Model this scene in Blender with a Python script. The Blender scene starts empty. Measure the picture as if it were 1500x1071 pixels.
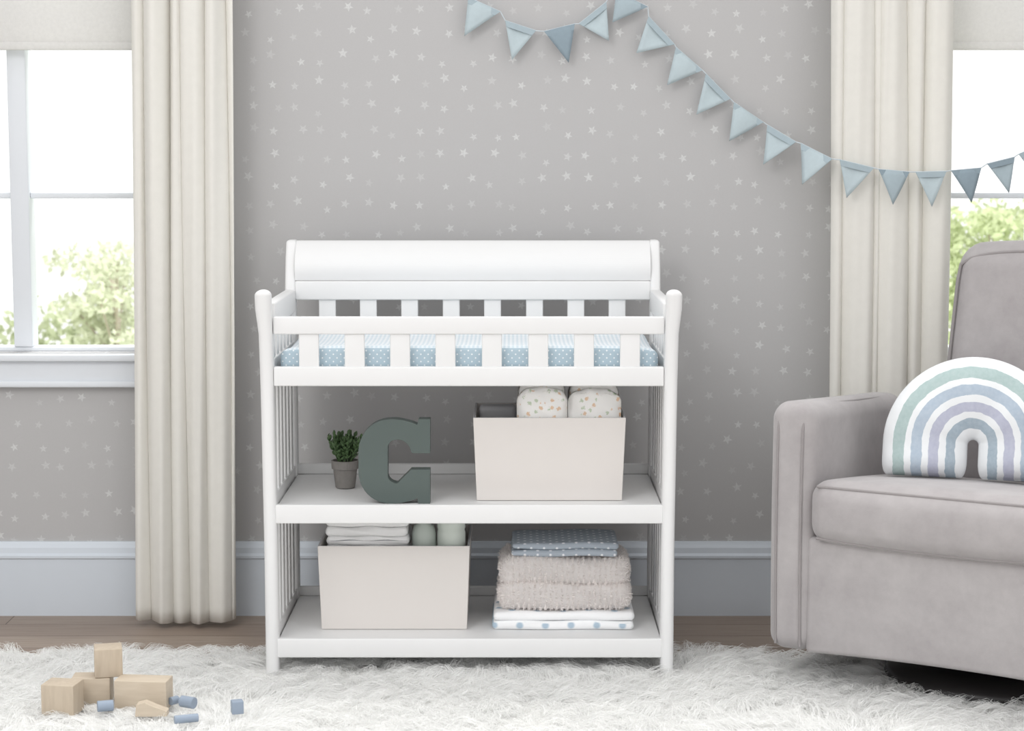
import bpy, bmesh, math, random
import numpy as np
from mathutils import Vector, Matrix, Euler
from mathutils.kdtree import KDTree
random.seed(7); RNG=np.random.default_rng(7)
S=bpy.context.scene
S.view_settings.view_transform='Standard'
S.view_settings.look='None'

# ------------------------------------------------------------------ camera model (survey of the photo)
FPX=2867.0; H=1.21; PHI=math.atan(315.5/FPX)
cP,sP=math.cos(PHI),math.sin(PHI)
def at(px,py,D):
    u=(px-750)/FPX; v=-(py-535.5)/FPX
    t=D/(cP+v*sP)
    return Vector((t*u,D,H+t*(-sP+v*cP)))
def gnd(px,py,z):
    u=(px-750)/FPX; v=-(py-535.5)/FPX
    t=(z-H)/(-sP+v*cP)
    return Vector((t*u,t*(cP+v*sP),z))

# ------------------------------------------------------------------ materials
def lin(c):
    return tuple(((x/255)/12.92 if x/255<=0.04045 else ((x/255+0.055)/1.055)**2.4) for x in c)+(1.0,)
def newmat(name):
    m=bpy.data.materials.new(name); m.use_nodes=True
    nt=m.node_tree; b=nt.nodes['Principled BSDF']
    return m,nt,b
def L(nt,a,b): nt.links.new(a,b)
def M(nt,op,a,b=None,c=None,clamp=False):
    n=nt.nodes.new('ShaderNodeMath'); n.operation=op; n.use_clamp=clamp
    for i,x in enumerate((a,b,c)):
        if x is None: continue
        if isinstance(x,(int,float)): n.inputs[i].default_value=x
        else: L(nt,x,n.inputs[i])
    return n.outputs[0]
def objxyz(nt):
    tc=nt.nodes.new('ShaderNodeTexCoord'); s=nt.nodes.new('ShaderNodeSeparateXYZ')
    L(nt,tc.outputs['Object'],s.inputs[0]); return tc.outputs['Object'],s.outputs
def noise(nt,vec,scale,detail=3,rough=.55):
    n=nt.nodes.new('ShaderNodeTexNoise'); n.inputs['Scale'].default_value=scale
    n.inputs['Detail'].default_value=detail; n.inputs['Roughness'].default_value=rough
    L(nt,vec,n.inputs['Vector']); return n.outputs['Fac']
def mixc(nt,f,a,b):
    n=nt.nodes.new('ShaderNodeMix'); n.data_type='RGBA'
    if isinstance(f,(int,float)): n.inputs[0].default_value=f
    else: L(nt,f,n.inputs[0])
    for i,x in ((6,a),(7,b)):
        if isinstance(x,tuple): n.inputs[i].default_value=x
        else: L(nt,x,n.inputs[i])
    return n.outputs[2]
def bump(nt,b,h,strength=.3,dist=.002):
    n=nt.nodes.new('ShaderNodeBump'); n.inputs['Strength'].default_value=strength
    n.inputs['Distance'].default_value=dist; L(nt,h,n.inputs['Height']); L(nt,n.outputs[0],b.inputs['Normal'])
def plain(name,c,rough=.6,var=.04,nscale=30,bs=0.0,bscale=300,bdist=.001,sheen=0,metal=0,spec=.4):
    m,nt,b=newmat(name); v,s=objxyz(nt)
    c1=lin(c); c2=tuple(x*(1-var*2.2) for x in c1[:3])+(1,)
    L(nt,mixc(nt,noise(nt,v,nscale),c1,c2),b.inputs['Base Color'])
    b.inputs['Roughness'].default_value=rough; b.inputs['Metallic'].default_value=metal
    b.inputs['Specular IOR Level'].default_value=spec
    if sheen: b.inputs['Sheen Weight'].default_value=sheen; b.inputs['Sheen Roughness'].default_value=.4
    if bs: bump(nt,b,noise(nt,v,bscale,4),bs,bdist)
    return m
def velvet():
    m,nt,b=newmat('grey_velvet'); v,s=objxyz(nt)
    n1=noise(nt,v,5,4,.6); n2=noise(nt,v,22,5,.7)
    f=M(nt,'MULTIPLY',M(nt,'SUBTRACT',M(nt,'ADD',M(nt,'MULTIPLY',n1,.6),M(nt,'MULTIPLY',n2,.4)),.35),3.0,clamp=True)
    L(nt,mixc(nt,f,lin((182,178,178)),lin((161,156,157))),b.inputs['Base Color'])
    b.inputs['Roughness'].default_value=.85; b.inputs['Specular IOR Level'].default_value=.15
    b.inputs['Sheen Weight'].default_value=.35; b.inputs['Sheen Roughness'].default_value=.4
    bump(nt,b,noise(nt,v,600,4),.25,.001); return m
def dots(name,base,dot,s,rad,axes=(0,2),stagger=True,rough=.9,off=(0,0)):
    m,nt,b=newmat(name); v,o=objxyz(nt)
    def grid(ox,oy):
        fx=M(nt,'SUBTRACT',M(nt,'FRACT',M(nt,'ADD',M(nt,'DIVIDE',o[axes[0]],s),ox+50)),.5)
        fy=M(nt,'SUBTRACT',M(nt,'FRACT',M(nt,'ADD',M(nt,'DIVIDE',o[axes[1]],s),oy+50)),.5)
        r=M(nt,'SQRT',M(nt,'ADD',M(nt,'MULTIPLY',fx,fx),M(nt,'MULTIPLY',fy,fy)))
        return M(nt,'MULTIPLY',M(nt,'SUBTRACT',rad/s,r),12,clamp=True)
    g=grid(*off)
    if stagger: g=M(nt,'MAXIMUM',g,grid(off[0]+.5,off[1]+.5))
    L(nt,mixc(nt,g,lin(base),lin(dot)),b.inputs['Base Color'])
    b.inputs['Roughness'].default_value=rough; b.inputs['Specular IOR Level'].default_value=.15
    bump(nt,b,noise(nt,v,500),.3,.001)
    return m
def check(name,base,line,s):
    m,nt,b=newmat(name); v,o=objxyz(nt)
    fx=M(nt,'GREATER_THAN',M(nt,'FRACT',M(nt,'ADD',M(nt,'DIVIDE',o[0],s),50)),.5)
    fy=M(nt,'GREATER_THAN',M(nt,'FRACT',M(nt,'ADD',M(nt,'DIVIDE',o[1],s*1.8),50)),.5)
    g=M(nt,'MULTIPLY',M(nt,'ADD',fx,fy),.5)
    L(nt,mixc(nt,g,lin(base),lin(line)),b.inputs['Base Color']); b.inputs['Roughness'].default_value=.9
    return m
def stars(name,ax):
    m,nt,b=newmat(name); v,o=objxyz(nt)
    cb=nt.nodes.new('ShaderNodeCombineXYZ'); L(nt,o[ax],cb.inputs[0]); L(nt,o[2],cb.inputs[1])
    vo=nt.nodes.new('ShaderNodeTexVoronoi'); vo.voronoi_dimensions='2D'; vo.inputs['Scale'].default_value=1/.062
    vo.inputs['Randomness'].default_value=.48; L(nt,cb.outputs[0],vo.inputs['Vector'])
    sub=nt.nodes.new('ShaderNodeVectorMath'); sub.operation='SUBTRACT'
    L(nt,cb.outputs[0],sub.inputs[0]); L(nt,vo.outputs['Position'],sub.inputs[1])
    sp=nt.nodes.new('ShaderNodeSeparateXYZ'); L(nt,sub.outputs[0],sp.inputs[0])
    cs=nt.nodes.new('ShaderNodeSeparateColor'); L(nt,vo.outputs['Color'],cs.inputs[0])
    be=math.pi/5
    ang=M(nt,'ADD',M(nt,'ADD',M(nt,'ARCTAN2',sp.outputs[1],sp.outputs[0]),10),M(nt,'MULTIPLY',cs.outputs[0],6.28))
    a=M(nt,'PINGPONG',ang,be)
    den=M(nt,'ADD',M(nt,'MULTIPLY',M(nt,'SINE',M(nt,'SUBTRACT',be,a)),.43),M(nt,'SINE',a))
    R=M(nt,'ADD',M(nt,'MULTIPLY',cs.outputs[1],.0035),.0108)
    edge=M(nt,'MULTIPLY',R,M(nt,'DIVIDE',.43*math.sin(be),den))
    r=M(nt,'SQRT',M(nt,'ADD',M(nt,'MULTIPLY',sp.outputs[0],sp.outputs[0]),M(nt,'MULTIPLY',sp.outputs[1],sp.outputs[1])))
    mask=M(nt,'DIVIDE',M(nt,'SUBTRACT',edge,r),.0006,clamp=True)
    sk=M(nt,'MULTIPLY',M(nt,'SUBTRACT',noise(nt,v,300,2),.15),2.2,clamp=True)
    fac=M(nt,'MULTIPLY',M(nt,'MULTIPLY',mask,sk),M(nt,'ADD',M(nt,'MULTIPLY',cs.outputs[2],.60),.28))
    basec=mixc(nt,noise(nt,v,260,4,.7),lin((190,189,189)),lin((184,183,183)))
    L(nt,mixc(nt,fac,basec,lin((217,218,217))),b.inputs['Base Color'])
    b.inputs['Roughness'].default_value=.8; b.inputs['Specular IOR Level'].default_value=.2
    return m
def woodfloor():
    m,nt,b=newmat('oak_floor'); v,o=objxyz(nt)
    br=nt.nodes.new('ShaderNodeTexBrick'); L(nt,v,br.inputs['Vector'])
    br.inputs['Scale'].default_value=1; br.inputs['Brick Width'].default_value=1.3; br.inputs['Row Height'].default_value=.12
    br.inputs['Mortar Size'].default_value=.0015; br.offset=.37
    br.inputs['Color1'].default_value=lin((162,147,134)); br.inputs['Color2'].default_value=lin((146,130,118)); br.inputs['Mortar'].default_value=lin((85,72,62))
    mp=nt.nodes.new('ShaderNodeMapping'); mp.inputs['Scale'].default_value=(1.2,22,1); L(nt,v,mp.inputs[0])
    n=noise(nt,mp.outputs[0],5,6,.65)
    g=M(nt,'MULTIPLY',M(nt,'SUBTRACT',n,.42),2.6,clamp=True)
    L(nt,mixc(nt,M(nt,'MULTIPLY',g,.55),br.outputs['Color'],lin((108,91,80))),b.inputs['Base Color'])
    b.inputs['Roughness'].default_value=.5; return m
def wood(name,c1,c2,axis=0):
    m,nt,b=newmat(name); v,o=objxyz(nt)
    mp=nt.nodes.new('ShaderNodeMapping'); sc=[30,30,30]; sc[axis]=4; mp.inputs['Scale'].default_value=sc; L(nt,v,mp.inputs[0])
    n=noise(nt,mp.outputs[0],4,4); L(nt,mixc(nt,n,lin(c1),lin(c2)),b.inputs['Base Color'])
    b.inputs['Roughness'].default_value=.55; return m
def translucent(name,c,tr=.3,nscale=40,var=.03,weave=True):
    m,nt,b=newmat(name); v,o=objxyz(nt)
    c1=lin(c); c2=tuple(x*(1-var*2) for x in c1[:3])+(1,)
    col=mixc(nt,noise(nt,v,nscale),c1,c2)
    L(nt,col,b.inputs['Base Color']); b.inputs['Roughness'].default_value=.95; b.inputs['Specular IOR Level'].default_value=.1
    if weave:
        mp=nt.nodes.new('ShaderNodeMapping'); mp.inputs['Scale'].default_value=(1,1,.15); L(nt,v,mp.inputs[0])
        bump(nt,b,noise(nt,mp.outputs[0],700,3),.3,.001)
    t=nt.nodes.new('ShaderNodeBsdfTranslucent'); L(nt,col,t.inputs[0])
    mx=nt.nodes.new('ShaderNodeMixShader'); mx.inputs[0].default_value=tr
    L(nt,b.outputs[0],mx.inputs[1]); L(nt,t.outputs[0],mx.inputs[2]); L(nt,mx.outputs[0],nt.nodes['Material Output'].inputs[0])
    return m
def diaperprint():
    m,nt,b=newmat('diaper_print'); v,o=objxyz(nt)
    vo=nt.nodes.new('ShaderNodeTexVoronoi'); vo.inputs['Scale'].default_value=66; L(nt,v,vo.inputs['Vector'])
    cs=nt.nodes.new('ShaderNodeSeparateColor'); L(nt,vo.outputs['Color'],cs.inputs[0])
    col=mixc(nt,M(nt,'GREATER_THAN',cs.outputs[0],.5),lin((232,196,160)),lin((196,210,184)))
    d=M(nt,'ADD',vo.outputs['Distance'],M(nt,'MULTIPLY',M(nt,'SUBTRACT',noise(nt,v,220,2),.5),.7))
    f=M(nt,'MULTIPLY',M(nt,'MULTIPLY',M(nt,'SUBTRACT',.34,d),9,clamp=True),M(nt,'GREATER_THAN',cs.outputs[1],.3))
    L(nt,mixc(nt,M(nt,'MULTIPLY',f,.85),lin((253,252,250)),col),b.inputs['Base Color']); b.inputs['Roughness'].default_value=.85
    return m

WHITE=plain('white_lacquer',(233,233,233),.5,.004)
TRIM=plain('trim_paint',(214,221,229),.45,.01)
TRIMW=plain('window_paint',(228,232,237),.4,.01)
CURT=translucent('curtain_cotton',(245,243,237),.18)
SHADE=translucent('shade_linen',(243,242,240),.32,120,.06)
VELVET=velvet()
PIPE=plain('velvet_piping',(154,149,149),.85,.05,40,0,0,0,.3)
DARK=plain('black_metal',(40,38,38),.4,.05)
BIN=plain('bin_canvas',(222,217,213),.45,.01,20)
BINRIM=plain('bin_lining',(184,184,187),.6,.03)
LETTER=plain('sage_grey_paint',(90,101,98),.5,.04,15)
POT=plain('cement',(146,142,138),.9,.14,70,.4,200,.001)
SOIL=plain('soil',(70,58,48),1,.2,200)
LEAF=plain('succulent_green',(92,120,78),.5,.2,60)
FUR=translucent('faux_fur',(254,254,253),.42,8,.003,False)
FURB=plain('rug_backing',(250,249,247),.95,.01)
SHERPA=translucent('sherpa_pile',(254,250,248),.42,60,.005,False)
TOWELW=plain('white_terry',(251,251,251),.95,.01,200,.5,900,.001)
STITCH=plain('grey_stitching',(120,122,126),.9)
DIAPER=diaperprint()
DIAPER2=plain('diaper_white',(251,250,247),.85,.02)
BOTTLE=plain('lotion_bottle',(222,230,222),.35,.02)
BOTTLE2=plain('lotion_bottle_green',(204,213,206),.4,.02)
BLOCKX=wood('maple_block',(212,199,180),(188,172,152),0)
BLOCKZ=wood('maple_block_end',(205,191,172),(176,160,140),2)
BLUE=plain('blue_block_paint',(150,163,180),.5,.04)
DOTF=dots('pad_dots',(180,199,210),(244,246,248),.0165,.0023,(0,2))
CHK=check('pad_check',(209,222,230),(242,245,248),.010)
TOPF=dots('blanket_dots_front',(172,181,191),(242,244,246),.030,.0040,(0,2))
TOPT=dots('blanket_dots_top',(172,181,191),(242,244,246),.030,.0046,(0,1))
BOTF=dots('towel_dots_front',(246,247,248),(180,199,214),.060,.0105,(0,2),False,.9,(.2,-.27))
BOTT=dots('towel_dots_top',(246,247,248),(180,199,214),.060,.0105,(0,1),True)

# ------------------------------------------------------------------ mesh tools
def link(o,parent=None,inv=None):
    S.collection.objects.link(o)
    if parent: o.parent=parent; 
    if inv is not None: o.matrix_parent_inverse=inv
    return o
class Grp:
    def __init__(s,name,loc=(0,0,0),rot=(0,0,0),local=False):
        s.e=bpy.data.objects.new(name,None); s.e.empty_display_size=.05
        s.e.location=loc; s.e.rotation_euler=rot; S.collection.objects.link(s.e)
        s.inv=None if local else (Matrix.Translation(Vector(loc))@Euler(rot).to_matrix().to_4x4()).inverted()
def mk(name,vs,fs,mat,g=None,smooth=False,mats=None):
    me=bpy.data.meshes.new(name); me.from_pydata([tuple(v) for v in vs],[],fs); me.update()
    bm=bmesh.new(); bm.from_mesh(me); bmesh.ops.remove_doubles(bm,verts=bm.verts,dist=1e-6)
    bmesh.ops.recalc_face_normals(bm,faces=bm.faces); bm.to_mesh(me); bm.free()
    for x in (mats or [mat]): me.materials.append(x)
    if smooth:
        for p in me.polygons: p.use_smooth=True
    o=bpy.data.objects.new(name,me)
    return link(o,g.e if g else None,g.inv if g else None)
def samples(lo,hi,r,k,n):
    r=min(r,(hi-lo)/2*.999)
    a=[lo+r*(i/k) for i in range(k)]
    b=[lo+r+(hi-lo-2*r)*i/n for i in range(n+1)]
    c=[hi-(x-lo) for x in reversed(a)]
    return a+b+c
def rbox(name,x0,x1,y0,y1,z0,z1,mat,g=None,r=.003,k=2,n=(1,1,1),fn=None,smooth=True,mats=None,topmat=False):
    r=min(r,(x1-x0)/2*.98,(y1-y0)/2*.98,(z1-z0)/2*.98)
    X,Y,Z=samples(x0,x1,r,k,n[0]),samples(y0,y1,r,k,n[1]),samples(z0,z1,r,k,n[2])
    vs=[];fs=[]
    def rnd(p):
        q=Vector((min(max(p[0],x0+r),x1-r),min(max(p[1],y0+r),y1-r),min(max(p[2],z0+r),z1-r)))
        d=Vector(p)-q
        if d.length>1e-9: q=q+d.normalized()*r
        return q
    def face(A,B,f):
        b=len(vs)
        for a in A:
            for c in B: vs.append(rnd(f(a,c)))
        m=len(B)
        for i in range(len(A)-1):
            for j in range(m-1): fs.append((b+i*m+j,b+(i+1)*m+j,b+(i+1)*m+j+1,b+i*m+j+1))
    for z in (z0,z1): face(X,Y,lambda a,c,z=z:(a,c,z))
    for y in (y0,y1): face(X,Z,lambda a,c,y=y:(a,y,c))
    for x in (x0,x1): face(Y,Z,lambda a,c,x=x:(x,a,c))
    if fn:
        out=[]
        for v in vs:
            u=Vector(((2*v.x-x0-x1)/(x1-x0),(2*v.y-y0-y1)/(y1-y0),(2*v.z-z0-z1)/(z1-z0)))
            out.append(fn(v.copy(),u))
        vs=out
    o=mk(name,vs,fs,mat,g,smooth,mats)
    if topmat:
        for p in o.data.polygons: p.material_index=1 if p.normal.z>.7 else 0
    return o
def lathe(name,prof,c,mat,g=None,n=32,smooth=True):
    vs=[];fs=[]
    for r,z in prof:
        for i in range(n):
            a=2*math.pi*i/n; vs.append((c[0]+r*math.cos(a),c[1]+r*math.sin(a),c[2]+z))
    for j in range(len(prof)-1):
        for i in range(n):
            fs.append((j*n+i,j*n+(i+1)%n,(j+1)*n+(i+1)%n,(j+1)*n+i))
    fs.append(tuple(range(n))[::-1]); fs.append(tuple((len(prof)-1)*n+i for i in range(n)))
    o=mk(name,vs,fs,mat,g,smooth); return o
def tube(name,pts,r,mat,g=None,cyc=False,res=3,poly=False):
    cu=bpy.data.curves.new(name,'CURVE'); cu.dimensions='3D'; cu.bevel_depth=r; cu.bevel_resolution=res
    sp=cu.splines.new('POLY'); sp.points.add(len(pts)-1)
    for p,q in zip(sp.points,pts): p.co=(*q,1)
    sp.use_cyclic_u=cyc; cu.materials.append(mat)
    o=bpy.data.objects.new(name,cu); return link(o,g.e if g else None,g.inv if g else None)
def np_mesh(name,co,quads,mat,g=None,smooth=False):
    me=bpy.data.meshes.new(name); nv=len(co); nf=len(quads)
    me.vertices.add(nv); me.vertices.foreach_set('co',co.astype(np.float32).ravel())
    me.loops.add(nf*4); me.loops.foreach_set('vertex_index',quads.astype(np.int32).ravel())
    me.polygons.add(nf); me.polygons.foreach_set('loop_start',np.arange(0,nf*4,4,dtype=np.int32))
    if smooth: me.polygons.foreach_set('use_smooth',np.ones(nf,dtype=bool))
    me.update(calc_edges=True); me.validate(); me.materials.append(mat)
    o=bpy.data.objects.new(name,me); return link(o,g.e if g else None,g.inv if g else None)
def ribbons(name,path,w,mat,g=None):
    N,K,_=path.shape
    d=path[:,-1]-path[:,0]; rnd=RNG.normal(size=(N,3)); side=np.cross(d,rnd); side/=np.linalg.norm(side,axis=1)[:,None]+1e-9
    tap=np.linspace(1,.25,K)
    off=side[:,None,:]*(w/2)*tap[None,:,None]
    co=np.stack([path-off,path+off],axis=2).reshape(-1,3)
    base=(np.arange(N)*K*2)[:,None]; k=np.arange(K-1)[None,:]*2
    a=base+k; q=np.stack([a,a+1,a+3,a+2],axis=2).reshape(-1,4)
    return np_mesh(name,co,q,mat,g,True)

# ------------------------------------------------------------------ room shell
WY=5.03
WP=stars('star_wallpaper',0); WPS=stars('star_wallpaper_side',1)
def boxes(name,bl,mat,g=None,r=0):
    vs=[];fs=[]
    for (x0,x1,y0,y1,z0,z1) in bl:
        b=len(vs)
        vs+=[(x,y,z) for x in (x0,x1) for y in (y0,y1) for z in (z0,z1)]
        fs+=[tuple(b+i for i in f) for f in ((0,1,3,2),(4,6,7,5),(0,4,5,1),(2,3,7,6),(0,2,6,4),(1,5,7,3))]
    me=bpy.data.meshes.new(name); me.from_pydata(vs,[],fs); me.update(); me.materials.append(mat)
    bm=bmesh.new(); bm.from_mesh(me); bmesh.ops.recalc_face_normals(bm,faces=bm.faces); bm.to_mesh(me); bm.free()
    return link(bpy.data.objects.new(name,me),g.e if g else None,g.inv if g else None)
XL,XR=-2.3,2.3
wl=(-1.60,-.93); wr=(.98,1.72); zb0=.69; zt0=1.95; T=.14; HC=2.6
boxes('wall_back',[(XL,wl[0],WY,WY+T,0,HC),(wl[1],wr[0],WY,WY+T,0,HC),(wr[1],XR,WY,WY+T,0,HC),
  (wl[0],wl[1],WY,WY+T,0,zb0),(wl[0],wl[1],WY,WY+T,zt0,HC),(wr[0],wr[1],WY,WY+T,0,zb0),(wr[0],wr[1],WY,WY+T,zt0,HC)],WP)
boxes('wall_left',[(XL-.1,XL,3.2,WY+T,0,HC)],WPS)
boxes('wall_right',[(XR,XR+.1,3.2,WY+T,0,HC)],WPS)
boxes('floor',[(XL-.1,XR+.1,-1.5,WY+T,-.1,0)],woodfloor())
prof=[(0,0),(-.018,0),(-.018,.150),(-.022,.154),(-.022,.160),(-.016,.166),(-.014,.180),(-.009,.188),(-.006,.195),(0,.195)]
def sweepx(name,prof,x0,x1,y,mat):
    n=len(prof); vs=[(x,y+a,b) for x in (x0,x1) for a,b in prof]
    fs=[(i,(i+1)%n,n+(i+1)%n,n+i) for i in range(n)]+[tuple(range(n)),tuple(range(2*n-1,n-1,-1))]
    return mk(name,vs,fs,mat)
sweepx('baseboard_back',prof,XL,XR,WY,TRIM)
for nm,x,sg in (('baseboard_left',XL,-1),('baseboard_right',XR,1)):
    n=len(prof); vs=[(x+sg*a,y,b) for y in (3.2,WY) for a,b in prof]
    mk(nm,vs,[(i,(i+1)%n,n+(i+1)%n,n+i) for i in range(n)]+[tuple(range(n)),tuple(range(2*n-1,n-1,-1))],TRIM)
def window(i,x0,x1,xd):
    g=Grp('window_%d'%i,((x0+x1)/2,WY+.05,1.3))
    ya,yb=WY+.03,WY+.09
    B=lambda n,*a,m=TRIMW:rbox(n,*a,m,g,.003,1)
    B('jamb_left',x0,x0+.03,ya,yb,zb0,zt0); B('jamb_right',x1-.03,x1,ya,yb,zb0,zt0)
    B('head',x0+.03,x1-.03,ya,yb,zt0-.04,zt0)
    B('bottom_rail',x0+.03,x1-.03,ya,yb,zb0,zb0+.012)
    B('mullion',xd-.024,xd+.024,ya-.005,yb,zb0+.012,zt0-.04)
    for z in (1.094,1.50):
        B('muntin_a',x0+.03,xd-.024,ya+.01,yb-.02,z-.008,z+.008); B('muntin_b',xd+.024,x1-.03,ya+.01,yb-.02,z-.008,z+.008)
    B('stool',x0-.05,x1+.05,WY-.035,WY+.03,zb0-.020,zb0-.002)
    B('apron',x0-.03,x1+.03,WY-.018,WY-.001,zb0-.075,zb0-.020)
    B('apron_moulding',x0-.04,x1+.04,WY-.026,WY-.001,zb0-.088,zb0-.072)
    B('reveal_sill',x0+.001,x1-.001,WY+.03,WY+T,zb0-.012,zb0+.001)
    def fn(v,u):
        v.y-=.006*abs(math.sin((v.z-1.47)*math.pi/.22)); return v
    s=Grp('roman_shade',((x0+x1)/2,WY-.02,1.7))
    rbox('fabric',x0-.02,x1+.02,WY-.016,WY-.012,1.478,2.06,SHADE,s,.0015,1,(1,1,30),fn)
    rbox('hem_bar',x0-.02,x1+.02,WY-.020,WY-.006,1.462,1.482,SHADE,s,.003,1)
    rbox('head_rail',x0-.02,x1+.02,WY-.045,WY-.001,2.06,2.10,TRIMW,s,.004,1)
window(1,wl[0],wl[1],-1.268); window(2,wr[0],wr[1],1.36)
def curtain(pT0,pT1,pB0,pB1,folds,seed):
    YC=4.905
    g=Grp('curtain',(at((pT0+pT1)/2,400,YC).x,YC,1.2))
    a0,a1=at(pT0,0,YC),at(pT1,0,YC); b0,b1=at(pB0,925,YC),at(pB1,925,YC)
    zt=2.22; NU,NV=240,50; vs=[];fs=[]
    rr=random.Random(seed); ph=[rr.uniform(0,6.28) for _ in range(8)]
    for j in range(NV+1):
        v=j/NV; z=zt+(0.006-zt)*v
        f=(z-b0.z)/(a0.z-b0.z)
        xa=b0.x+(a0.x-b0.x)*f; xb=b1.x+(a1.x-b1.x)*f
        for i in range(NU+1):
            u=i/NU; y=YC+.034
            for q,(c,w,d) in enumerate(folds):
                cc=c+.020*math.sin(2.6*v+ph[q%8]); ww=w*(1+.18*math.sin(2.2*v+ph[(q+3)%8])); t=(u-cc)/ww
                if abs(t)<1:
                    k=math.cos(t*math.pi/2)**.62
                    y=min(y,YC+.034-d*k*(.9+.1*v))
            y+=.0035*math.sin(23*u+3*v+ph[0])*math.sin(3*v+ph[1])+.0015*math.sin(61*u+9*v)
            x=xa+(xb-xa)*u+.004*math.sin(2*math.pi*3*u+4*v)
            vs.append((x,y,z+.004*math.sin(5*u+ph[2])))
    m=NU+1
    for j in range(NV):
        for i in range(NU): fs.append((j*m+i,j*m+i+1,(j+1)*m+i+1,(j+1)*m+i))
    o=mk('cloth',vs,fs,CURT,g,True)
    sm=o.modifiers.new('sub','SMOOTH'); sm.factor=.5; sm.iterations=3
    sm=o.modifiers.new('s','SOLIDIFY'); sm.thickness=.002
    x0=min(v[0] for v in vs)-.12; x1=max(v[0] for v in vs)+.12
    tube('rod',[(x0,YC,2.235),(x1,YC,2.235)],.011,DARK,g)
    for xx in (x0,x1): lathe('finial',[(.002,-.02),(.02,-.01),(.024,0),(.02,.01),(.002,.02)],(xx,YC,2.235),DARK,g,16)
    for xx in (x0+.05,x1-.05): tube('bracket',[(xx,YC,2.235),(xx,WY,2.235)],.006,DARK,g)
curtain(190,339,203,347,[(.06,.12,.05),(.27,.16,.070),(.46,.09,.056),(.64,.13,.072),(.85,.14,.070),(.97,.06,.046)],3)
curtain(1217,1393,1213,1385,[(.05,.10,.05),(.22,.14,.070),(.37,.07,.052),(.52,.14,.070),(.70,.10,.060),(.88,.13,.070)],8)

# ------------------------------------------------------------------ changing table
F=4.365; Bk=4.865; XC=-.097; HW=.466; PW=.030
g=Grp('changing_table',(XC,(F+Bk)/2,0))
bx=lambda n,*a,r=.003,m=WHITE:rbox(n,*a,m,g,r,2)
for sg,nm in ((-1,'left'),(1,'right')):
    xa,xb=sorted((XC+sg*HW,XC+sg*(HW-PW)))
    xm=(xa+xb)/2
    def fpost(v,u):
        z=v.z
        k=max(0,(z-.62)/.28)
        h=min(1,max(0,(z-.80)/.06)); h=h*h*(3-2*h)
        v.x=xm+(v.x-xm)*(1+.17*h)
        v.y-= .030*k*k*(1 if z>.62 else 0)
        v.x+= sg*(.005*min(1,max(0,(z-.3)/.55))+.003*h)
        return v
    rbox('front_post_'+nm,xa,xb,F,F+.05,.012,.900,WHITE,g,.0135,5,(1,1,30),fpost)
    def bpost(v,u):
        k=max(0,(v.z-.84)/.15); v.y+=.045*k*k; return v
    rbox('back_post_'+nm,xa+.002,xb-.002,Bk-.045,Bk,.001,.988,WHITE,g,.008,3,(1,1,26),bpost)
    xi0,xi1=xm-.009,xm+.009
    bx('side_top_rail_'+nm,xi0-.004,xi1+.004,F+.045,Bk-.04,.812,.868,r=.005)
    bx('side_tray_rail_'+nm,xi0,xi1,F+.045,Bk-.04,.682,.740)
    bx('side_shelf_rail_'+nm,xi0,xi1,F+.045,Bk-.04,.368,.428)
    bx('side_low_rail_'+nm,xi0,xi1,F+.045,Bk-.04,.057,.116)
    ns=6; y0,y1=F+.05,Bk-.045; 
    for i in range(ns):
        yc=y0+(y1-y0)*(i+.5)/ns
        for z0,z1 in ((.735,.815),(.425,.685),(.112,.372)):
            bx('side_slat_%s'%nm,xm-.006,xm+.006,yc-.016,yc+.016,z0,z1)
xi=HW-PW
Xa,Xb=XC-xi-.003,XC+xi+.003
bx('front_top_rail',Xa,Xb,F+.008,F+.030,.799,.838)
bx('front_tray_rail',Xa,Xb,F+.006,F+.030,.682,.725)
for c in (452.5,519.5,586,652.5,720.5,788.5,855.5,923):
    x=at(c,515,F+.015).x
    bx('front_slat',x-.0225,x+.0225,F+.013,F+.025,.722,.802)
bx('tray_board',Xa,Xb,F+.030,Bk-.045,.694,.706)
bx('middle_shelf_apron',Xa,Xb,F+.006,F+.026,.368,.411)
bx('middle_shelf',Xa,Xb,F+.026,Bk-.012,.388,.404)
bx('middle_shelf_back_lip',Xa,Xb,Bk-.030,Bk-.012,.404,.430)
bx('bottom_shelf_apron',Xa,Xb,F+.006,F+.026,.057,.101)
bx('bottom_shelf',Xa,Xb,F+.026,Bk-.012,.077,.094)
bx('bottom_shelf_back_lip',Xa,Xb,Bk-.030,Bk-.012,.094,.117)
bx('back_tray_rail',Xa,Xb,Bk-.035,Bk-.015,.682,.735)
bx('back_rail',Xa,Xb,Bk-.040,Bk-.012,.842,.889,r=.004)
for c in (479.5,539.5,600,661,721.5,783,843.5,904):
    x=at(c,450,Bk-.03).x
    bx('back_slat',x-.021,x+.021,Bk-.032,Bk-.020,.730,.845)
pr=[]
for i in range(19):
    f=i/18; z=.890+.090*f; y=Bk-.036-.012*math.sin(f*math.pi*.8)+.044*f**2.2; pr.append((y,z))
e0=pr[-1]
cap=[(e0[0]+.008,.985),(e0[0]+.018,.9865),(e0[0]+.028,.982),(e0[0]+.030,.972)]
back=[(y+.022,z-.004) for y,z in pr[::-1] if z<.968]
pf=pr+cap+back+[(Bk-.014,.890)]
n=len(pf); vs=[(x,y,z) for x in (Xa,Xb) for y,z in pf]
o=mk('sleigh_headboard_panel',vs,[(i,(i+1)%n,n+(i+1)%n,n+i) for i in range(n)]+[tuple(range(n)),tuple(range(2*n-1,n-1,-1))],WHITE,g)
def padfn(v,u):
    if u.z>0:
        v.z+= u.z*(.012*abs(u.y)**2.5 -.006) - u.z*.010*abs(u.x)**10
    return v
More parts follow.
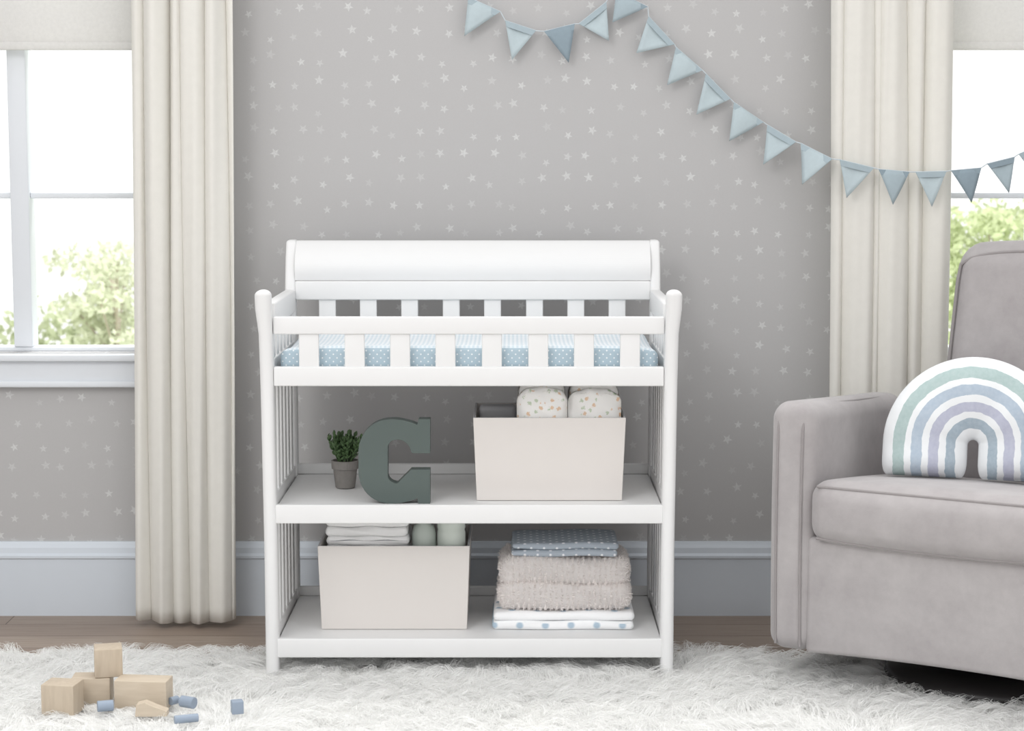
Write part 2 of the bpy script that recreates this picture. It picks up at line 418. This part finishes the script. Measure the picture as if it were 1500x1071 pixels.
o=rbox('changing_pad',Xa+.010,Xb-.010,F+.040,Bk-.055,.707,.766,DOTF,None,.020,5,(24,16,2),padfn,True,[DOTF,CHK],True)

# ------------------------------------------------------------------ things on the shelves
def lerp(a,b,t): return a+(b-a)*t
def storage_bin(D,zb,pl,pt,pw_top,pw_bot,depth=.27):
    a=at(pl[0],pt,D); b=at(pl[1],pt,D); xc=(a.x+b.x)/2
    g=Grp('storage_bin',(xc,D+depth/2,zb))
    wt=(b.x-a.x)/2; wb=wt*pw_bot/pw_top; h=at(750,pt,D).z-zb; th=.005
    def ring(w,d0,d1,z): return [(xc-w,d0,z),(xc+w,d0,z),(xc+w,d1,z),(xc-w,d1,z)]
    tp=.006
    vs=ring(wb,D+tp,D+depth-tp,zb)+ring(wt,D,D+depth,zb+h)+ring(wt-th,D+th,D+depth-th,zb+h)+ring(wb-th,D+tp+th,D+depth-tp-th,zb+th)
    fs=[(3,2,1,0)]
    for k in range(3):
        for i in range(4): fs.append((4*k+i,4*k+(i+1)%4,4*k+4+(i+1)%4,4*k+4+i))
    fs.append((12,13,14,15))
    o=mk('body',vs,fs,BIN,g,False,[BIN,BINRIM])
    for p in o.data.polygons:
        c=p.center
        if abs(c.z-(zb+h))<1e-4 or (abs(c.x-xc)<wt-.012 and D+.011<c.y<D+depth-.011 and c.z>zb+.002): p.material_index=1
    bv=o.modifiers.new('b','BEVEL'); bv.width=.0015; bv.segments=2; bv.limit_method='ANGLE'
    return g,xc,h
storage_bin(4.456,.405,(693,917),612,224,214)
storage_bin(4.480,.095,(465,688),800,223,214)
def diaper(p0,p1,D,zt,zb):
    a,b=at(p0,600,D).x,at(p1,600,D).x
    g=Grp('folded_diaper',((a+b)/2,D+.04,zb))
    rr=random.Random(p0); q=rr.uniform(0,6)
    def fn(v,u):
        t=max(0,u.z)
        v.z+= t*(.004-.018*abs(u.x)**2.6) + .0016*math.sin(v.x*160+q)*t
        v.y+= .0025*math.sin(v.x*120+v.z*90+q)+ .008*u.x**2*(1 if u.y<0 else -1)
        return v
    rbox('front_fold',a,b,D,D+.030,zb,zt-.020,DIAPER,g,.0145,6,(18,3,8),fn)
    rbox('core',a+.003,b-.003,D+.026,D+.072,zb,zt+.002,DIAPER,g,.022,6,(18,3,8),fn)
    rbox('back_fold',a+.002,b-.006,D+.06,D+.10,zb,zt-.004,DIAPER2,g,.019,6,(18,3,8),fn)
    tube('waist_ruffle',[(a+.010+(b-a-.020)*i/30,D+.004+.006*(2*i/30-1)**2+.0012*math.sin(i*1.9),zt-.026-.012*abs(2*i/30-1)**2.6+.002*math.sin(i*2.3)) for i in range(31)],.0020,DIAPER2,g)
diaper(757,831,4.475,.682,.50)
diaper(832,910,4.48,.678,.50)
x0,x1=at(702,600,4.62).x,at(757,600,4.62).x
rbox('wipes_pouch',x0,x1,4.60,4.66,.50,.606,BINRIM,None,.012,3,(4,2,4))
a,b=at(478,790,4.53).x,at(600,790,4.53).x
gt=Grp('folded_cloth_stack',((a+b)/2,4.56,.25))
def soft(v,u):
    v.z+=.0015*math.sin(v.x*70+v.z*300)*(1 if u.z>0 else .6); v.y+=.002*math.sin(v.x*45+v.z*200); return v
for i,zz in enumerate((.268,.290,.312,.334)):
    rbox('cloth_%d'%i,a+.002*(i%2),b-.003*((i+1)%2),4.500+.003*(i%2),4.66,zz,zz+.0218,TOWELW,gt,.0095,4,(16,3,1),soft)
    if i in (1,3): rbox('stitch_%d'%i,a+.012,b-.004,4.4995+.003*(i%2),4.503+.003*(i%2),zz+.0125,zz+.0135,STITCH,gt,.0003,1,(16,1,1),soft)
rbox('cloth_base',a,b,4.51,4.66,.101,.268,TOWELW,gt,.01,3,(6,3,3))
x=at(621,790,4.54).x
lathe('lotion_bottle',[(.026,0),(.029,.01),(.029,.21),(.024,.228),(.012,.236),(.012,.25)],(x,4.55,.101),BOTTLE2,None,28)
x=at(661,790,4.53).x
lathe('baby_powder_bottle',[(.030,0),(.033,.008),(.033,.215),(.031,.222),(.033,.226),(.033,.25),(.028,.256)],(x,4.54,.101),BOTTLE,None,28)

def letter():
    D0,D1=4.425,4.462; zb=.404
    P=[(630,614),(613,614),(611,622)]
    for i in range(7):
        t=i/6; P.append((lerp(604,575,t), 619-5*math.sin(t*math.pi/2)))
    for i in range(1,13):
        t=math.pi/2*i/12; P.append((575-50*math.sin(t)**.9, 614+ 48*(1-math.cos(t))))
    for i in range(0,13):
        t=math.pi/2*i/12; P.append((575-50*math.cos(t)**.9, 690+48*math.sin(t)))
    for i in range(1,7):
        t=i/6; P.append((lerp(575,604,t),738-5*(1-math.cos(t*math.pi/2))))
    P+=[(611,730),(613,738),(630,738),(630,688),(602,688)]
    for i in range(9):
        t=math.pi/2*i/8; P.append((600-18*math.sin(t),690+18*math.sin(t) if i<8 else 708))
    for i in range(1,9):
        t=math.pi/2*i/8; P.append((582-14*math.sin(t),708-12*(1-math.cos(t))))
    for i in range(0,9):
        t=math.pi/2*i/8; P.append((568+14*(1-math.cos(t)),656-12*math.sin(t)))
    for i in range(1,8):
        t=math.pi/2*i/8; P.append((582+20*math.sin(t),644+20*(1-math.cos(t))))
    P+=[(604,664),(630,664)]
    Q=[at(x,y,D0) for x,y in P]
    zmin=min(q.z for q in Q); Q=[(q.x,q.z-zmin+zb) for q in Q]
    R=[Q[0]]
    for q in Q[1:]:
        if (q[0]-R[-1][0])**2+(q[1]-R[-1][1])**2>1e-7: R.append(q)
    n=len(R)
    vs=[(x,D0,z) for x,z in R]+[(x,D1,z) for x,z in R]
    fs=[tuple(range(n)),tuple(range(2*n-1,n-1,-1))]+[(i,(i+1)%n,n+(i+1)%n,n+i) for i in range(n)]
    o=mk('letter_c_block',vs,fs,LETTER)
    bv=o.modifiers.new('b','BEVEL'); bv.width=.0012; bv.segments=2; bv.limit_method='ANGLE'; bv.angle_limit=.7
letter()

pb=gnd(504.5,717,.405); 
g=Grp('potted_succulent',(pb.x,pb.y+.025,.405))
c=(pb.x,pb.y+.026,.405)
lathe('pot',[(.021,0),(.0235,.002),(.029,.046),(.0325,.047),(.0335,.066),(.030,.067),(.029,.058),(.001,.056)],c,POT,g,32,False)
lathe('soil',[(.028,.052),(.028,.060),(.001,.062)],c,SOIL,g,20)
rr=random.Random(4); vs=[];fs=[]
def leaf(p,d,l,w):
    d=Vector(d).normalized(); s=d.cross(Vector((rr.uniform(-1,1),rr.uniform(-1,1),1))).normalized(); nn=s.cross(d).normalized()
    b=len(vs); K=6; Mx=6
    for i in range(K+1):
        t=i/K; rad=math.sin(math.pi*min(.97,max(.05,t)))**.7
        for j in range(Mx):
            a=2*math.pi*j/Mx; vs.append(Vector(p)+d*l*t+s*w*rad*math.cos(a)+nn*w*.38*rad*math.sin(a)+nn*.15*l*t*t)
    for i in range(K):
        for j in range(Mx): fs.append((b+i*Mx+j,b+i*Mx+(j+1)%Mx,b+(i+1)*Mx+(j+1)%Mx,b+(i+1)*Mx+j))
stems=[]
for s in range(18):
    a=s*2.4; q=rr.uniform(.25,1)
    top=Vector((c[0]-.003+.044*q*math.cos(a),c[1]+.034*q*math.sin(a),c[2]+.070+.060*(1-.4*q)+rr.uniform(-.004,.014)))
    root=Vector((c[0]+.014*math.cos(a),c[1]+.014*math.sin(a),c[2]+.058)); stems.append((root,top))
    for i in range(12):
        t=.25+.75*i/11; p=root.lerp(top,t); aa=i*2.4+rr.uniform(-.3,.3)
        leaf(p,(math.cos(aa),math.sin(aa),.35+.9*t),rr.uniform(.011,.016),.0046)
mk('leaves',vs,fs,LEAF,g,True)
for r0,t0 in stems: tube('stem',[r0,t0],.0012,LEAF,g)

D=4.478
a,b=at(721,910,D).x,at(930,910,D).x
z0=.0945
def wob(v,u):
    v.z+=.0015*math.sin(v.x*38+1)*(.5+.5*u.z); v.y+=.0022*math.sin(v.x*31+v.z*90); return v
g=Grp('folded_dotted_towel',((a+b)/2,D+.1,z0))
rbox('fold_lower',a,b-.002,D,D+.22,z0,z0+.021,BOTF,g,.0102,4,(20,5,1),wob,True,[BOTF,BOTT],True)
rbox('fold_upper',a+.003,b,D+.003,D+.22,z0+.021,z0+.042,BOTF,g,.0102,4,(20,5,1),wob,True,[BOTF,BOTT],True)
a2,b2=at(731,860,D).x,at(924,860,D).x
g=Grp('sherpa_blanket',((a2+b2)/2,D+.1,z0+.05))
def wob2(v,u):
    v.z+=.005*math.sin(v.x*24+.5)*(.5+.5*u.z)-.006*max(0,abs(u.x)-.8)*5*max(0,u.z); v.y+=.004*math.sin(v.x*22+v.z*60); return v
zs=z0+.045
rs=[rbox('fold_lower',a2,b2,D+.008,D+.20,zs,zs+.067,SHERPA,g,.026,6,(20,8,2),wob2),
    rbox('fold_upper',a2+.003,b2-.003,D+.011,D+.20,zs+.058,zs+.122,SHERPA,g,.024,6,(20,8,2),wob2)]
P=[];Nn=[]
for o in rs:
    me=o.data; ar=np.array([p.area for p in me.polygons]); ar/=ar.sum(); idx=RNG.choice(len(ar),size=30000,p=ar)
    V=np.array([v.co[:] for v in me.vertices]); 
    pv=[me.polygons[int(i)] for i in idx]
    for p in pv:
        w=RNG.random(len(p.vertices)); w/=w.sum(); P.append((V[list(p.vertices)]*w[:,None]).sum(0)); Nn.append(p.normal[:])
P=np.array(P);Nn=np.array(Nn)
NCc=6500; ci=RNG.choice(len(P),NCc,replace=False)
kd=KDTree(NCc)
for i,q in enumerate(ci): kd.insert(P[q],i)
kd.balance()
near=np.array([kd.find(p)[1] for p in P])
cen=P[ci][near]; hc=RNG.normal(size=(NCc,3))[near]
K=4; path=np.zeros((len(P),K,3)); jit=RNG.normal(size=P.shape)
for k in range(K):
    s=k/(K-1)
    path[:,k]=P+(cen-P)*(.45*s)+Nn*(.0042*math.sin(s*2.0))+(hc*.0018+jit*.0010)*s**1.3
ribbons('pile',path,.0015,SHERPA,g)
a3,b3=at(749,830,D).x,at(907,830,D).x
g=Grp('folded_dotted_blanket',((a3+b3)/2,D+.1,z0+.17))
zt=zs+.126
def wob3(v,u):
    v.z+=.0018*math.sin(v.x*34+2)-.008*max(0,-u.x-.6)*max(0,.5+u.z); v.y+=.002*math.sin(v.x*27); return v
for i in range(2):
    rbox('fold_%d'%i,a3+.002*i,b3-.003*(1-i),D+.016+.003*i,D+.19,zt+.0165*i,zt+.0165*(i+1),TOPF,g,.0078,4,(16,5,1),wob3,True,[TOPF,TOPT],True)

# ------------------------------------------------------------------ bunting garland
def dep(px): 
    t=min(1,max(0,(px-1120)/110)); t=t*t*(3-2*t); return 5.002+(4.845-5.002)*t
FL=[((686,-4),(733,17),(680,53),0),((740,30),(785,45),(750,88),0),((797,46),(842,35),(833,92),2),((848,35),(888,3),(892,60),0),
 ((903,-12),(949,10),(897,33),1),((950,24),(988,65),(932,78),0),((990,69),(1029,103),(977,125),0),((1034,108),(1070,145),(1020,168),0),
 ((1075,150),(1118,179),(1068,207),0),((1124,183),(1166,208),(1118,241),0),((1173,210),(1219,233),(1175,270),0),
 ((1230,234),(1280,246),(1240,290),0),((1287,248),(1332,252),(1308,300),1),((1341,252),(1386,251),(1365,303),0),
 ((1393,250),(1437,246),(1423,297),2),((1446,240),(1486,230),(1478,283),1),((1492,226),(1534,208),(1520,265),0),((1545,200),(1585,178),(1575,235),2),((1592,172),(1630,145),(1622,204),0)]
g=Grp('bunting_garland',(at(1000,80,5).x,4.99,at(1000,80,5).z))
FM=[plain('felt_pale_blue',(190,204,209),.95,.05,90,.3,500),plain('felt_blue',(172,187,194),.95,.05,90,.3,500),plain('felt_slate_blue',(146,162,172),.95,.05,90,.3,500)]
for i,(A,B_,C_,m) in enumerate(FL):
    pa,pb_,pc=at(*A,dep(A[0])),at(*B_,dep(B_[0])),at(*C_,dep((A[0]+B_[0])/2)-.004)
    n=8; vs=[];fs=[]; rows=[]
    bend=.006*(1 if i%2 else -1)
    for j in range(n+1):
        row=[]
        for k in range(n+1-j):
            u=k/n; v=j/n; w=1-u-v
            p=pa*w+pb_*u+pc*v; p=p+Vector((0,bend*math.sin(math.pi*u)*math.sin(math.pi*(w+.01))-.004*math.sin(v*3),0))
            row.append(len(vs)); vs.append(p)
        rows.append(row)
    for j in range(n):
        for k in range(n-j):
            fs.append((rows[j][k],rows[j][k+1],rows[j+1][k]))
            if k<n-j-1: fs.append((rows[j][k+1],rows[j+1][k+1],rows[j+1][k]))
    o=mk('flag',vs,fs,FM[m],g,True); sm=o.modifiers.new('s','SOLIDIFY'); sm.thickness=.0016; sm.offset=0
    e=Vector((0,-.0035,0)); q=.16
    vs=[pa+e,pb_+e,pb_.lerp(pc,q)+e,pa.lerp(pc,q)+e]
    o=mk('flag_fold',vs,[(0,1,2,3)],FM[min(2,m+1)],g); sm=o.modifiers.new('s','SOLIDIFY'); sm.thickness=.001
sp=[(560,-70),(620,-40)]
for A,B_,C_,m in FL[:4]: sp+= [A,B_]
sp+=[(897,-14)]
for A,B_,C_,m in FL[4:]: sp+=[A,B_]
sp+=[(1660,110)]
tube('string',[at(x,y,dep(x)-.001) for x,y in sp],.0014,plain('cotton_string',(205,214,220),.9),g)

# ------------------------------------------------------------------ glider armchair
CH=Grp('upholstered_glider_armchair',(.569,4.29,0),(0,0,math.radians(-31)),True)
def arm(v,u):
    f=(v.z-.1)/.552
    v.z-=.040*max(0,v.y/.58)*f
    v.z+=.006*(1-u.x**2)*max(0,u.z)
    v.y-=.006*math.sin(max(0,min(1,f))*math.pi)*(1 if u.y<0 else 0)
    v.x+=.004*math.sin(v.y*14)*u.x
    return v
rbox('arm_left',0,.102,0,.60,.10,.655,VELVET,CH,.036,6,(6,14,10),arm)
rbox('arm_right',.698,.80,0,.60,.10,.655,VELVET,CH,.036,6,(6,14,10),arm)
def fp(v,u):
    v.y-=.008*(1-u.x**2)*(u.y<0); 
    if u.z<0: v.z+=.010*(1-u.x**2)
    return v
rbox('front_panel',.090,.710,.006,.07,.10,.362,VELVET,CH,.012,3,(16,1,4),fp)
rbox('seat_deck',.06,.74,.06,.58,.115,.340,VELVET,CH,.01,2)
def cu(v,u):
    if u.z>0: v.z+=.012*(1-u.x**2)*(1-u.y**2)
    if u.y<0: v.y-=.024*(1-u.x**4)*(1-u.z**2)
    v.z-=.062*max(0,v.y/.55)*(1 if u.z>0 else .3)
    v.z-=.008*(1-u.x**2)*(u.z<0)
    return v
rbox('seat_cushion',.098,.702,-.018,.54,.352,.494,VELVET,CH,.044,7,(20,20,4),cu)
rbox('back_body',.004,.796,.53,.625,.10,.604,VELVET,CH,.03,5,(6,2,8))
def br(v,u):
    k=(v.z-.42)/.57
    v.y+=.075*k
    v.x=.425+(v.x-.425)*(1-.12*max(0,k))
    if u.y<0: v.y-=.022*(1-u.x**2)*(1-u.z**2)
    if u.z>0: v.z+=.012*(1-u.x**2)*u.z
    return v
rbox('backrest',.205,.645,.475,.605,.40,.987,VELVET,CH,.058,8,(16,4,18),br)
def armpipe(x,nm):
    pts=[(x,.002,.115)]+[(x,.002-.007*math.sin((z-.1)/.55*math.pi),z) for z in np.linspace(.15,.60,10)]
    pts+=[(x,.010,.632),(x,.024,.647)]+[(x,y,.653-.040*y/.58) for y in np.linspace(.05,.54,8)]
    tube(nm,pts,.0032,PIPE,CH)
for x in (.022,.080,.720,.778): armpipe(x,'piping_arm')
def cush_loop(zu,yin,nm):
    pts=[]
    for i in range(25):
        x=.120+.560*i/24; ux=(2*x-.8)/.604
        y=-.018+yin-.024*(1-ux**4)*(1-zu**2)
        z=.423+zu*.071-(.008*(1-ux**2) if zu<0 else 0)
        pts.append((x,y,z))
    tube(nm,pts,.0036,PIPE,CH)
cush_loop(.80,.011,'piping_cushion_top'); cush_loop(-.80,.011,'piping_cushion_bottom')
pts=[]
for i in range(49):
    t=i/48
    if t<.33: f=t/.33; x,z=.220,.50+.42*f
    elif t<.67:
        f=(t-.33)/.34; x=.220+.410*f; z=.92+.052*math.sin(max(.0,min(1,f))*math.pi)**.32
    else: f=(t-.67)/.33; x,z=.630,.92-.42*f
    k=(z-.42)/.57
    pts.append((.425+(x-.425)*(1-.12*k),.487+.075*k-.004,z+.004))
tube('piping_back',pts,.004,PIPE,CH)
lathe('swivel_base',[(.20,.014),(.235,.016),(.24,.030),(.232,.046),(.06,.056),(.05,.058),(.05,.118)],(.42,.31,0),DARK,CH,48)
lathe('swivel_plate',[(.17,.10),(.17,.116)],(.42,.31,0),DARK,CH,32)

# rainbow pillow
m,nt,b=newmat('rainbow_print'); v,o=objxyz(nt)
zz=M(nt,'MAXIMUM',o[2],0.0)
wv=M(nt,'MULTIPLY',M(nt,'SUBTRACT',noise(nt,v,45,3),.5),.008)
r=M(nt,'ADD',M(nt,'SQRT',M(nt,'ADD',M(nt,'MULTIPLY',o[0],o[0]),M(nt,'MULTIPLY',zz,zz))),wv)
cr=nt.nodes.new('ShaderNodeValToRGB'); cr.color_ramp.interpolation='CONSTANT'
WH=(234,237,239)
st=[(0,WH),(.17,(146,165,179)),(.27,WH),(.34,(172,175,196)),(.45,WH),(.52,(164,181,198)),(.64,WH),(.71,(158,182,180)),(.84,WH)]
el=cr.color_ramp.elements; el[0].position=0; el[0].color=lin(st[0][1]); el[1].position=st[1][0]; el[1].color=lin(st[1][1])
for p_,c_ in st[2:]:
    e=el.new(p_); e.color=lin(c_)
L(nt,M(nt,'DIVIDE',r,.205),cr.inputs[0])
L(nt,mixc(nt,M(nt,'MULTIPLY',noise(nt,v,120,3),.35),cr.outputs[0],lin(WH)),b.inputs['Base Color']); b.inputs['Roughness'].default_value=.95
bump(nt,b,noise(nt,v,14,2),.5,.01)
RAIN=m
PG=Grp('rainbow_pillow',(1.032,4.335,.553),(math.radians(-14),0,math.radians(-18)),True)
ro,ri,leg=.200,.012,.075; rm=(ro+ri)/2; hw=(ro-ri)/2; NS,NC=64,28
vs=[];fs=[]
tot=2*leg+math.pi*rm
ex=(0,.002,.006,.012,.02,.03)
path=sorted(set(list(ex)+[tot-x for x in ex]+[.04+(tot-.08)*i/NS for i in range(NS+1)]))
for s in path:
    e=min(s,tot-s); k=min(1,e/.035); k=math.sqrt(max(0,1-(1-k)**2)); k=max(k,.02)
    for j in range(NC):
        a=2*math.pi*j/NC; ca,sa=math.cos(a),math.sin(a)
        rr_=hw*math.copysign(abs(ca)**.8,ca)*(.86+.14*k); th=.052*math.copysign(abs(sa)**.9,sa)*k*(1-.15*abs(ca))
        th+= .002*math.sin(s*60)*sa
        rad=rm+rr_
        if s<leg: p=(-rad,th,-(leg-s))
        elif s>tot-leg: p=(rad,th,-(s-(tot-leg)))
        else:
            an=math.pi-(s-leg)/rm; p=(rad*math.cos(an),th,rad*math.sin(an))
        vs.append(p)
for i in range(len(path)-1):
    for j in range(NC): fs.append((i*NC+j,i*NC+(j+1)%NC,(i+1)*NC+(j+1)%NC,(i+1)*NC+j))
fs.append(tuple(range(NC))); fs.append(tuple((len(path)-1)*NC+j for j in range(NC)))
mk('cushion_body',vs,fs,RAIN,PG,True)

# ------------------------------------------------------------------ rug
rg=Grp('shaggy_rug',(0,3.9,0))
X0,X1,Y0,Y1=-1.75,1.75,3.2,4.585
pts=[]
for i in range(120):
    a=2*math.pi*i/120; cx,cy=math.cos(a),math.sin(a)
    m_=max(abs(cx),abs(cy)); e=.94+.012*math.sin(a*9)+.008*math.sin(a*17)
    pts.append(((X0+X1)/2+(X1-X0)/2*cx/m_*e,(Y0+Y1)/2+(Y1-Y0)/2*cy/m_*e))
n=len(pts); mk('backing',[(x,y,.001) for x,y in pts]+[(x,y,.011) for x,y in pts],[tuple(range(n)),tuple(range(2*n-1,n-1,-1))]+[(i,(i+1)%n,n+(i+1)%n,n+i) for i in range(n)],FURB,rg)
NCL=12500; NST=26
cx=RNG.uniform(X0,X1,NCL); cy=RNG.uniform(Y0,Y1,NCL)
edge=Y1-.02+.018*np.sin(cx*7)+.014*np.sin(cx*19+1)+.01*np.sin(cx*41)
kp=cy<edge; cx,cy=cx[kp],cy[kp]; NCL=len(cx)
ang=1.6*np.sin(cx*5.1+cy*3)+1.3*np.sin(cy*9-cx*4)+RNG.normal(0,.6,NCL)
Ls=RNG.uniform(.035,.075,NCL); hz=RNG.uniform(.012,.030,NCL)
for (bx_,by_) in [(XC-HW,F+.02),(XC+HW,F+.02)]:
    d=np.hypot(cx-bx_,cy-by_); hz*=np.clip(d/.09,.3,1)
tipx=cx+np.cos(ang)*Ls; tipy=cy+np.sin(ang)*Ls
R_=RNG.normal(0,.014,(NCL,NST,2)); tj=RNG.normal(0,.009,(NCL,NST,3))
root=np.stack([cx[:,None]+R_[...,0],cy[:,None]+R_[...,1],np.full((NCL,NST),.009)],-1)
tip=np.stack([tipx[:,None]+tj[...,0],tipy[:,None]+tj[...,1],np.zeros((NCL,NST))],-1)
K=4; path=np.zeros((NCL,NST,K,3))
for k in range(K):
    s=k/(K-1)
    path[:,:,k,:2]=root[...,:2]+(tip[...,:2]-root[...,:2])*s**1.15
    path[:,:,k,2]=.009+(hz[:,None]+tj[...,2]*.4)*math.sin(s*math.pi*.70)
ribbons('pile',path.reshape(-1,K,3),.0017,FUR,rg)

# ------------------------------------------------------------------ toy blocks
g=Grp('wooden_toy_blocks',(gnd(160,1040,.03).x,4.02,.03))
def block(px0,px1,pyb,h_px,d,zb,rot,m,w=None,D=None,nm='block'):
    c=gnd((px0+px1)/2,pyb,zb) if D is None else Vector((at((px0+px1)/2,pyb,D).x,D,zb))
    sc=math.hypot(c.y,H-zb)/FPX
    w=(px1-px0)*sc; h=h_px*sc
    cr_,sr=math.cos(rot),math.sin(rot)
    def fn(v,u):
        x,y=v.x,v.y; return Vector((c.x+x*cr_-y*sr,c.y+d/2+x*sr+y*cr_,v.z))
    return rbox(nm,-w/2,w/2,-d/2,d/2,zb,zb+h,m,g,.002,2,(1,1,1),fn),c,h
zb=.030
block(63,112,1050,46,.060,zb,-.16,BLOCKZ,nm='cube')
_,c1,h1=block(104,160,1033,39,.055,zb,.05,BLOCKX,nm='brick')
block(112,152,0,42,.056,zb+h1+.001,.22,BLOCKZ,D=c1.y+.004,nm='cube')
block(169,246,1041,43,.055,zb,-.10,BLOCKX,nm='brick')
zb=.038
def cyl(p0,p1,pyb,rpx,rot,m):
    c=gnd((p0+p1)/2,pyb,zb); sc=4.15/FPX; l=(p1-p0)*sc; r=rpx*sc
    vs=[];fs=[];n=24
    pr_=[(-l/2,r*.9),(-l/2+.001,r),(l/2-.001,r),(l/2,r*.9)]
    for x,q in pr_:
        for i in range(n):
            a=2*math.pi*i/n; yy=q*math.cos(a); z=r+q*math.sin(a)
            vs.append((c.x+x*math.cos(rot)-yy*math.sin(rot),c.y+x*math.sin(rot)+yy*math.cos(rot),zb+z))
    for j in range(3):
        for i in range(n): fs.append((j*n+i,j*n+(i+1)%n,(j+1)*n+(i+1)%n,(j+1)*n+i))
    fs+= [tuple(range(n)),tuple(3*n+i for i in range(n))]
    mk('cylinder_peg',vs,fs,m,g)
cyl(143,166,1042,8,.3,BLUE); cyl(264,287,1037,8.5,-.5,BLUE); cyl(256,290,1059,6,.35,BLUE)
block(338,355,1047,19,.022,zb-.003,.3,BLUE,nm='small_cube')
c=gnd(220,1050,zb); sc=4.12/FPX; pw=[(-22,0),(24,0),(24,7),(8,13),(-8,20),(-20,17)]
n=len(pw); vs=[(c.x+a*sc,c.y+.004*a*sc,zb+b_*sc) for a,b_ in pw]+[(c.x+a*sc,c.y+.028,zb+b_*sc) for a,b_ in pw]
mk('wedge',vs,[tuple(range(n)),tuple(range(2*n-1,n-1,-1))]+[(i,(i+1)%n,n+(i+1)%n,n+i) for i in range(n)],BLOCKX,g)
cyl(248,262,1032,6,.9,BLUE)

# ------------------------------------------------------------------ garden outside
LAWN=plain('lawn_grass',(216,224,200),1,.15,3)
boxes('lawn',[(-25,25,5.3,15.5,-.7,-.6)],LAWN)
def foliage(name,blobs,nl,size,c,trunk=None):
    m=translucent(name+'_leaf',c,.42,2.5,.22,False)
    g=Grp(name,(blobs[0][0],blobs[0][1],-.6))
    vol=np.array([b[3]*b[4]*b[5] for b in blobs])**.7; idx=RNG.choice(len(blobs),size=nl,p=vol/vol.sum())
    Bq=np.array(blobs)[idx]; d=RNG.normal(size=(nl,3)); d/=np.linalg.norm(d,axis=1)[:,None]; rad=RNG.random(nl)**.45
    ctr=Bq[:,:3]+d*Bq[:,3:6]*rad[:,None]
    a=RNG.normal(size=(nl,3)); a/=np.linalg.norm(a,axis=1)[:,None]; b=np.cross(a,RNG.normal(size=(nl,3))); b/=np.linalg.norm(b,axis=1)[:,None]
    s=size*RNG.uniform(.6,1.3,nl)[:,None]
    co=np.stack([ctr-a*s,ctr-b*s*.5,ctr+a*s,ctr+b*s*.5],1).reshape(-1,3); co[:,2]=np.maximum(co[:,2],-.59)
    np_mesh('leaves',co,np.arange(nl*4).reshape(-1,4),m,g)
    if trunk:
        for t in trunk: tube('branch',t[0],t[1],plain('bark',(186,176,162),.9),g)
hb=[]; rr=random.Random(2)
for i in range(60):
    x=-9+18*i/59; hb.append((x,14.2+rr.uniform(-.3,.3),-.40,.42,.4,.36+rr.uniform(0,.22)))
foliage('garden_hedge',hb,32000,.045,(226,234,200))
def tree(x,y,zt,w,nl,c,nb=13,zlo=-.40):
    r2=random.Random(int(x*10)+50); bl=[]
    for i in range(nb):
        bl.append((x+r2.uniform(-w,w),y+r2.uniform(-.4,.4),zt-.30+r2.uniform(zlo,.22),r2.uniform(.12,.24),.25,r2.uniform(.09,.18)))
    tr=[([(x,y,-.6),(x+.03,y,-.1),(x-.02,y,zt-.2)],.018)]+[([(x,y,-.1),(bq[0],bq[1],bq[2])],.007) for bq in bl[:8]]
    foliage('garden_tree',bl,nl,.030,c,tr)
tree(-2.50,12.3,.66,.34,2000,(236,240,216),14)
tree(-5.0,12.6,.75,.6,2500,(236,240,216))
tree(3.05,12.3,.86,.42,5600,(226,236,194),24,-.6)
tree(4.5,12.5,.95,.6,4000,(226,236,194),18)

# ------------------------------------------------------------------ light + camera
w=bpy.data.worlds.new('overcast_sky'); S.world=w; w.use_nodes=True
bg=w.node_tree.nodes['Background']; bg.inputs[0].default_value=(1,1,1,1); bg.inputs[1].default_value=1.25
def area(name,loc,tgt,size,power,col=(1,1,1)):
    l=bpy.data.lights.new(name,'AREA'); l.shape='SQUARE'; l.size=size; l.energy=power; l.color=col
    o=bpy.data.objects.new(name,l); o.location=loc; o.rotation_euler=(Vector(tgt)-Vector(loc)).to_track_quat('-Z','Y').to_euler()
    S.collection.objects.link(o)
area('studio_key_light',(-1.6,1.0,3.0),(0,4.8,.7),1.1,30,(1,.99,.98))
area('garden_fill_lamp',(0,7,6.5),(0,14,-.5),4,1100,(1,1,.98))  # added area lamp, stands in for sun to brighten hedge and trees
cam=bpy.data.cameras.new('camera'); co=bpy.data.objects.new('camera',cam); S.collection.objects.link(co)
co.location=(0,0,H); co.rotation_euler=(math.pi/2-PHI,0,0)
cam.sensor_width=36; cam.lens=FPX/1500*36; cam.clip_end=200
cam.dof.use_dof=True; cam.dof.focus_distance=4.65; cam.dof.aperture_fstop=6.3
S.camera=co
